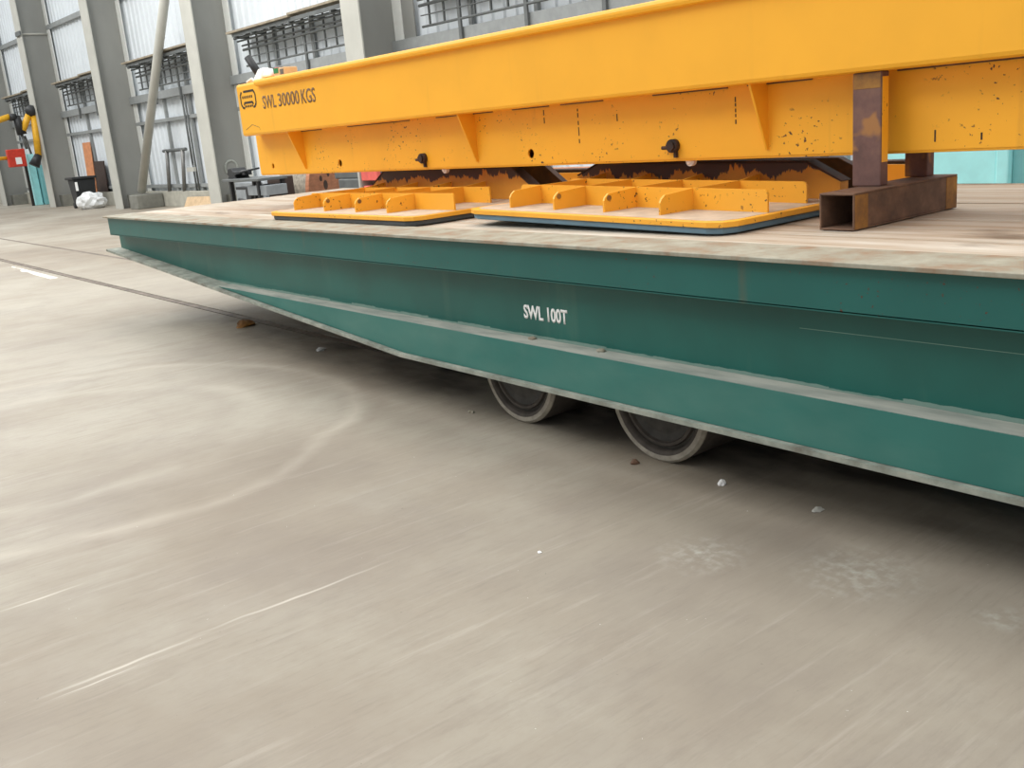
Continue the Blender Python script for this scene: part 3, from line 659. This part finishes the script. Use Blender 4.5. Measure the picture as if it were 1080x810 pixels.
# ================================================================== VACUUM PADS
def pad(x0, x1, yf, yb, tilt, lab, rub, ribs, xa, xb, ya, yb2, yc, hb=0.27):
    """x0..x1 length, yf..yb depth; ribs: x of the cross ribs; xa/xb right ends of long ribs"""
    Fm = Matrix.Translation((x1, 0, 1.0445)) @ Matrix.Rotation(tilt, 4, 'Y') @ Matrix.Rotation(0.0, 4, 'Z') @ Matrix.Translation((-x1, 0, 0))
    p = empty('vacuum_pad', ((x0 + x1) / 2, (yf + yb) / 2, 0), Fm, label=lab, cat='vacuum pad', group='vacuum pads under the yellow beam')
    def oc(e, c=0.10):
        a0, a1, b0, b1 = x0 + e, x1 - e, yf + e, yb - e
        return [(a0 + c, b0), (a1 - c, b0), (a1 - c * 0.3, b0 + c * 0.3), (a1, b0 + c), (a1, b1 - c), (a1 - c, b1), (a0 + c, b1), (a0, b1 - c), (a0, b0 + c), (a0 + c * 0.3, b0 + c * 0.3)]
    MB(Fm).prism(oc(0.012), 0.0, 0.030, 'z').build('rubber_seal', rub, p, 0.006)
    MB(Fm).prism(oc(0.0), 0.030, 0.056, 'z').build('base_plate', 'yellow_pad', p, 0.003)
    MB(Fm).prism(oc(0.035), 0.056, 0.0575, 'z').build('dusty_top', 'pad_top', p)
    zt_, h = 0.057, 0.105
    def lrib(a, b, y, hh=h):
        c = 0.02
        MB(Fm).prism([(a, zt_), (b, zt_), (b, zt_ + hh - c), (b - c * 0.3, zt_ + hh - c * 0.3), (b - c, zt_ + hh), (a + c, zt_ + hh), (a + c * 0.3, zt_ + hh - c * 0.3), (a, zt_ + hh - c)], y - 0.006, y + 0.006).build('long_rib', 'yellow_pad', p)
    lrib(x0 + 0.10, xa, ya); lrib(x0 + 0.14, xb, yb2)
    lrib(x0 + 0.14, xb, 2 * yc - yb2 + 0.2); lrib(x0 + 0.10, xa, 2 * yc - ya + 0.2)
    for k, x in enumerate(ribs):
        c = 0.035
        pr = [(ya, zt_), (yf + 0.13, zt_), (yf + 0.13, zt_ + h - c - 0.012), (yf + 0.14, zt_ + h - 0.03), (yf + 0.165, zt_ + h - 0.012), (ya, zt_ + h)]
        o = MB(Fm).prism(pr, x - 0.006, x + 0.006, 'x').build('cross_rib', 'yellow_pad', p)
        if k in (1, 2): MB(Fm).tube((x + 0.004, yf + 0.165, zt_ + 0.07), (x + 0.011, yf + 0.165, zt_ + 0.07), 0.014, 14).tube((x + 0.008, yf + 0.165, zt_ + 0.07), (x + 0.013, yf + 0.165, zt_ + 0.07), 0.008, 14).build('lug_hole', 'rust_yel', o)
        pr2 = [(ya, zt_), (ya, zt_ + h), (yb2, zt_ + h), (yb2, zt_)]
        MB(Fm).prism(pr2, x - 0.006, x + 0.006, 'x').build('cross_rib', 'yellow_pad', p)
        pr3 = [(yb2, zt_), (yb2, zt_ + h), (yc - 0.01, zt_ + h + 0.02), (yc - 0.01, zt_)]
        MB(Fm).prism(pr3, x - 0.006, x + 0.006, 'x').build('cross_rib', 'yellow_pad', p)
    # central header box with sloping ends
    a, b = x0 + 0.02, x1 - 0.02
    MB(Fm).prism([(a, zt_), (b, zt_), (b, 0.145), (b - 0.20, hb), (a + 0.20, hb), (a, 0.16)], yc, yc + 0.07).build('header_plate', 'peel', p, 0.004)
    MB(Fm).prism([(a, zt_), (b, zt_), (b, 0.145), (b - 0.20, hb), (a + 0.20, hb), (a, 0.16)], yc + 0.28, yc + 0.33).build('header_plate', 'rust_dark', p, 0.004)
    MB(Fm).hexa([(b - 0.2, yc - 0.004, hb), (b + 0.003, yc - 0.004, 0.145), (b + 0.003, yc + 0.074, 0.145), (b - 0.2, yc + 0.074, hb), (b - 0.195, yc - 0.004, hb + 0.01), (b + 0.012, yc - 0.004, 0.150), (b + 0.012, yc + 0.074, 0.150), (b - 0.195, yc + 0.074, hb + 0.01)]) \
        .hexa([(a, yc - 0.004, 0.16), (a + 0.2, yc - 0.004, hb), (a + 0.2, yc + 0.074, hb), (a, yc + 0.074, 0.16), (a - 0.008, yc - 0.004, 0.166), (a + 0.2, yc - 0.004, hb + 0.01), (a + 0.2, yc + 0.074, hb + 0.01), (a - 0.008, yc + 0.074, 0.166)]) \
        .box(a + 0.2, b - 0.2, yc - 0.004, yc + 0.074, hb + 0.0005, hb + 0.01).build('cap_plate', 'rust_dark', p)
    return p
pad(-7.16, -5.10, 3.245, 5.05, 0.0, 'left yellow vacuum pad with dark seal, lying flat near the beam end', 'rubber', (-6.93, -6.46, -6.01, -5.60), -5.15, -5.30, 3.60, 4.0, 4.2)
pad(-4.78, -2.84, 3.40, 5.15, 0.0185, 'right yellow vacuum pad with blue seal, tilted up beside the rusty support post', 'rubber_blue', (-4.50, -4.12, -3.73, -3.34), -2.885, -2.93, 3.77, 4.13, 4.3, 0.238)
# white discs in place of lug holes showing the bright background
for i, (s_, lab) in enumerate(((-3.42, 'pale disc standing in for a bright lug hole over the left vacuum pad'), (-1.17, 'pale disc standing in for a bright lug hole over the right vacuum pad'))):
    sh = MB(F_BEAM).lathe((s_, 0.20, 1.322), (0, 1, 0), [(0.012, -0.01), (0.020, 0.0), (0.028, 0.004), (0.028, 0.03), (0.02, 0.034)], 24)
    o = sh.build('lug_hole_disc', 'white', B)

# rusty channel lying on the deck behind the pads
tag(MB().box(-6.4, -3.1, 5.38, 5.40, 1.0425, 1.21).box(-6.4, -3.1, 5.28, 5.38, 1.20, 1.21).box(-6.4, -3.1, 5.28, 5.38, 1.041, 1.051).build('steel_channel', 'rust_dark'),
    'dark rusty steel channel lying on the planks behind the vacuum pads', 'channel')

# ================================================================== SUPPORT STAND
S = empty('support_stand', (-2.47, 4.11, 1.04), label='rusty square tube stand with two posts propping the yellow beam', cat='stand')
a, b, y0, y1, z0, z1, t = -2.562, -2.392, 3.70, 4.54, 1.041, 1.197, 0.009
tb = MB()
for q in ((a, b, y0, y1, z0, z0 + t), (a, b, y0, y1, z1 - t, z1), (a, a + t, y0, y1, z0 + t, z1 - t), (b - t, b, y0, y1, z0 + t, z1 - t)): tb.box(*q)
tb.build('base_tube', 'rust', S, 0.003)
for u_, v_ in ((3.705, 3.80), (4.44, 4.535)): MB().box(b - 0.001, b + 0.0015, u_, v_, 1.046, 1.188).build('paint_patch', 'rust_yel', S)
def post(px0, px1, py0, py1, top):
    MB().box(px0, px1, py0, py1, 1.197, top).build('post', 'rust_post', S, 0.006)
post(-2.588, -2.448, 3.985, 4.045, 1.683)
post(-2.588, -2.475, 4.415, 4.48, 1.683)
MB().box(-2.449, -2.4465, 3.992, 4.038, 1.30, 1.66).build('paint_patch', 'yellow_low', S)
MB().box(-2.582, -2.452, 3.9835, 3.986, 1.615, 1.678).build('paint_patch', 'rust_yel', S)

# ================================================================== ODDS AND ENDS ON THE BEAM
g = empty('work_glove', (-5.95, 0.12, 2.128), F_BEAM, label='white work glove draped over the top corner of the yellow beam', cat='glove')
gm = MB(F_BEAM)
gm.hexa([(-5.90, 0.03, 2.129), (-5.72, 0.03, 2.129), (-5.68, 0.17, 2.129), (-5.92, 0.17, 2.129), (-5.80, 0.06, 2.235), (-5.66, 0.06, 2.225), (-5.66, 0.15, 2.22), (-5.82, 0.15, 2.235)])
gm.hexa([(-5.70, 0.04, 2.15), (-5.57, 0.05, 2.15), (-5.57, 0.14, 2.15), (-5.70, 0.15, 2.15), (-5.76, 0.06, 2.24), (-5.59, 0.07, 2.205), (-5.59, 0.13, 2.205), (-5.76, 0.14, 2.24)])
gm.build('palm', 'cloth', g, 0.02)
for i in range(4):
    MB(F_BEAM).tube((-5.90 + i * 0.012, 0.045 + i * 0.035, 2.16), (-5.98 + i * 0.016, 0.035 + i * 0.035, 2.138), 0.012, 8).build('finger', 'cloth', g)
tp_ = empty('tape_roll', (-5.45, 0.12, 2.134), F_BEAM, label='small tape box with green label lying on the yellow beam', cat='tape')
MB(F_BEAM).box(-5.50, -5.30, 0.05, 0.17, 2.135, 2.205).build('body', 'pale_board', tp_, 0.008)
MB(F_BEAM).box(-5.49, -5.41, 0.046, 0.06, 2.165, 2.205).build('green_label', 'green_lbl', tp_)
MB(F_BEAM).box(-5.375, -5.32, 0.046, 0.06, 2.15, 2.19).build('dark_label', 'rack', tp_)
tag(MB(F_BEAM).box(-5.545, -5.505, 0.08, 0.18, 2.135, 2.216).build('cardboard_wad', 'red', bevel=0.01), 'small red wrapper between the white glove and the green labelled box', 'wrapper')
tl = empty('hand_tool', (-6.02, 0.3, 2.128), F_BEAM, label='black handled tool with orange foot standing at the beam corner', cat='tool')
MB(F_BEAM).tube((-6.02, 0.20, 2.16), (-6.12, 0.14, 2.36), 0.035, 10).build('handle', 'black', tl)
MB(F_BEAM).box(-6.08, -5.97, 0.14, 0.25, 2.129, 2.17).build('foot', 'orange', tl, 0.008)
tag(MB(F_BEAM).box(-5.98, -5.80, 0.26, 0.42, 2.1285, 2.25).build('tool_pouch', 'steel_dark', bevel=0.03), 'dark pouch behind the white glove on the beam', 'pouch')

# ================================================================== BEHIND THE TROLLEY
# workbench with vice
bx, by = -15.5, 6.55
F_BEN = Matrix.Translation((0.78, 0, 0))
wb = empty('workbench', (-16.3, by + 0.3, 0), F_BEN, label='grey workbench with thin black legs behind the trolley deck', cat='workbench')
MB(F_BEN).box(-16.75, -15.35, by, by + 0.5, 1.06, 1.10).build('bench_top', 'rack', wb, 0.005)
for x, y in ((-16.5, by + 0.05), (-15.45, by + 0.05), (-16.5, by + 0.45), (-15.45, by + 0.45)): MB(F_BEN).box(x - 0.03, x + 0.03, y - 0.03, y + 0.03, 0, 1.06).build('leg', 'black', wb)
MB(F_BEN).box(-15.9, -15.2, by + 0.05, by + 0.4, 0.84, 0.99).build('drawer', 'greybin', wb, 0.005)
vi = empty('bench_vice', (-16.5, by + 0.25, 1.10), F_BEN, label='black bench vice on the workbench corner', cat='vice')
MB(F_BEN).prism([(-16.75, 1.10), (-16.40, 1.10), (-16.45, 1.14), (-16.36, 1.17), (-16.38, 1.21), (-16.5, 1.22), (-16.56, 1.27), (-16.68, 1.26), (-16.74, 1.17), (-16.68, 1.14)], by + 0.1, by + 0.35).build('body', 'black', vi, 0.01)
MB(F_BEN).box(-16.25, -16.15, by + 0.15, by + 0.28, 1.15, 1.22).tube((-16.4, by + 0.22, 1.19), (-16.1, by + 0.22, 1.2), 0.04, 10).build('jaw', 'black', vi, 0.01)
MB(F_BEN).tube((-16.12, by + 0.05, 1.2), (-16.12, by + 0.4, 1.24), 0.015, 8).build('handle', 'black', vi)
# trestle with pipes
tr = empty('pipe_trestle', (-16.4, 7.25, 0), label='black pipe trestle between the workbench and the dark crate', cat='trestle')
MB().box(-16.5, -16.3, 7.16, 7.34, 0, 0.87).build('post', 'black', tr, 0.01)
MB().box(-16.9, -16.05, 7.16, 7.32, 0.87, 0.92).build('top_bar', 'black', tr, 0.01)
MB().tube((-16.9, 7.2, 0.70), (-16.4, 7.25, 0.62), 0.03, 10).tube((-16.4, 7.25, 0.62), (-16.0, 7.25, 0.52), 0.035, 10).build('clamp_arm', 'black', tr)
tag(MB().tube((-15.75, 7.25, 0.0), (-15.82, 7.25, 1.0), 0.06, 12).build('steel_pipe', 'greybin'), 'grey upright pipe beside the black pipe trestle', 'pipe')
tag(MB().box(-15.55, -14.95, 7.15, 7.33, 0, 1.08).build('crate', 'brownbox', bevel=0.01), 'tall dark brown crate just left of the cable drum', 'crate')
tag(MB().box(-18.9, -18.0, 8.0, 8.8, 0, 0.92).build('cabinet', 'greybin', bevel=0.01), 'low grey cabinet behind the workbench legs', 'cabinet')
# cable drum
ax = Vector((0.80, 0.60, 0)).normalized(); ce = Vector((-15.62, 8.25, 0.68))
D = empty('cable_drum', (-15.8, 8.1, 0), label='wooden cable drum with brown plywood face and grey lagging', cat='cable drum')
MB().lathe(ce, ax, [(0.68, -0.06), (0.68, 0.0)], 56).build('front_flange', 'ply', D)
MB().lathe(ce, ax, [(0.66, -0.50), (0.66, -0.06)], 56).build('lagging', 'lag', D)
MB().lathe(ce, ax, [(0.68, -0.56), (0.68, -0.50)], 56).build('rear_flange', 'lag', D)
side = Vector((-ax.y, ax.x, 0))
for k, (u_, v_, r_) in enumerate(((0.0, 0.16, 0.08), (-0.16, 0.28, 0.05), (0.15, 0.34, 0.05))):
    c3 = ce + side * u_ + Vector((0, 0, v_)); MB().lathe(c3, ax, [(r_, -0.01), (r_, 0.004)], 20).build('bolt_hole', 'rust_dark', D)
# dark machine with red guard
mc = empty('machine', (-14.0, 8.3, 0), label='dark grey machine with faded red guard behind the left vacuum pad', cat='machine')
MB().box(-14.7, -13.95, 8.0, 8.6, 0, 0.95).box(-14.9, -13.4, 8.05, 8.55, 0.95, 1.2).build('body', 'rack', mc, 0.02)
MB().box(-13.90, -13.42, 7.98, 8.5, 0.92, 1.12).box(-13.86, -13.66, 7.98, 8.5, 0.62, 0.84).build('guard', 'redpink', mc, 0.01)
MB().box(-13.97, -13.92, 7.96, 8.5, 0.0, 1.12).build('upright', 'col_face', mc)
MB().box(-13.6, -13.5, 8.0, 8.5, 0.0, 0.95).build('leg', 'steel_dark', mc)
# clutter seen through the gap under the beam
tag(MB().box(-9.6, -8.6, 8.0, 8.25, 0, 1.02).build('timber_stack', 'ply', bevel=0.01), 'brown timber stack seen through the gap between the pads', 'timber')
rg = MB()
for k in range(20):
    a0, a1 = 2 * PI * k / 20, 2 * PI * (k + 1) / 20
    rg.tube((-10.2 + 0.25 * math.cos(a0), 8.0, 0.86 + 0.25 * math.sin(a0)), (-10.2 + 0.25 * math.cos(a1), 8.0, 0.86 + 0.25 * math.sin(a1)), 0.03, 6)
rg.box(-10.7, -9.7, 7.9, 8.1, 0, 0.62)
tag(rg.build('hose_reel', 'steel_dark'), 'dark hose reel seen through the gap between the pads', 'reel')
# turquoise container on the right
K = empty('steel_cabinet', (-4.4, 8.5, 0), label='tall pale turquoise steel cabinet beyond the deck at the right edge', cat='cabinet')
MB().box(-4.86, -3.90, 8.0, 9.2, 0, 2.1).build('body', 'turq', K, 0.01)
MB().box(-3.90, -3.80, 7.985, 9.2, 0, 2.1).build('corner_post', 'turq', K, 0.012)
MB().box(-3.80, -3.0, 8.05, 9.1, 0, 2.0).build('side_panel', 'teal', K, 0.01)
tag(MB().box(-8.2, -5.9, 9.0, 9.06, 0.0, 2.1).build('sheet_panel', 'greybin', bevel=0.004), 'pale grey sheet panel seen under the beam left of the rusty post', 'panel')
hk = MB()
for x in (-6.30, -6.12): hk.box(x - 0.03, x + 0.03, 8.9, 8.96, 0, 2.0)
hk.box(-6.33, -6.09, 8.9, 8.96, 1.9, 2.0)
tag(hk.build('door_frame', 'steel_dark'), 'narrow dark steel upright frame beside the pale grey panel', 'frame')

# ================================================================== LITTER ON THE FLOOR
def scrap(x, y, r, mat, lab, flat=0.35, cat='litter', grp=None):
    m_ = MB().ico((x, y, 0), r, 2, (1, 0.7, flat), 0.25)
    for v in m_.bm.verts: v.co.z = max(0.0005, v.co.z + r * flat * 0.5)
    m_.bm.transform(Matrix.Translation((x, y, 0)) @ Matrix.Rotation(random.uniform(0, 3), 4, 'Z') @ Matrix.Translation((-x, -y, 0)))
    tag(m_.build('litter_scrap', mat, loc=(x, y, 0)), lab, cat, grp)
scrap(-2.674, 3.14, 0.020, 'white', 'white paper scrap on the floor right of the second wheel', 0.8)
scrap(-2.20, 3.16, 0.028, 'col_face', 'pale flake on the floor in the shade of the green trolley', 0.3)
scrap(-8.60, 3.54, 0.10, 'rust_yel', 'orange brown lump of rubbish beside the near floor rail', 0.4)
scrap(-3.16, 3.10, 0.022, 'rust', 'brown clod lying against the second wheel', 0.7)
scrap(-4.52, 3.13, 0.022, 'edge', 'pair of dirt crumbs left of the first wheel', 0.5)
scrap(-6.95, 3.44, 0.05, 'bag', 'pale torn scrap by the rail under the tapered trolley end', 0.3)
scrap(-2.75, 2.16, 0.010, 'white', 'tiny white chip on the open floor below the trolley wheels', 0.4)
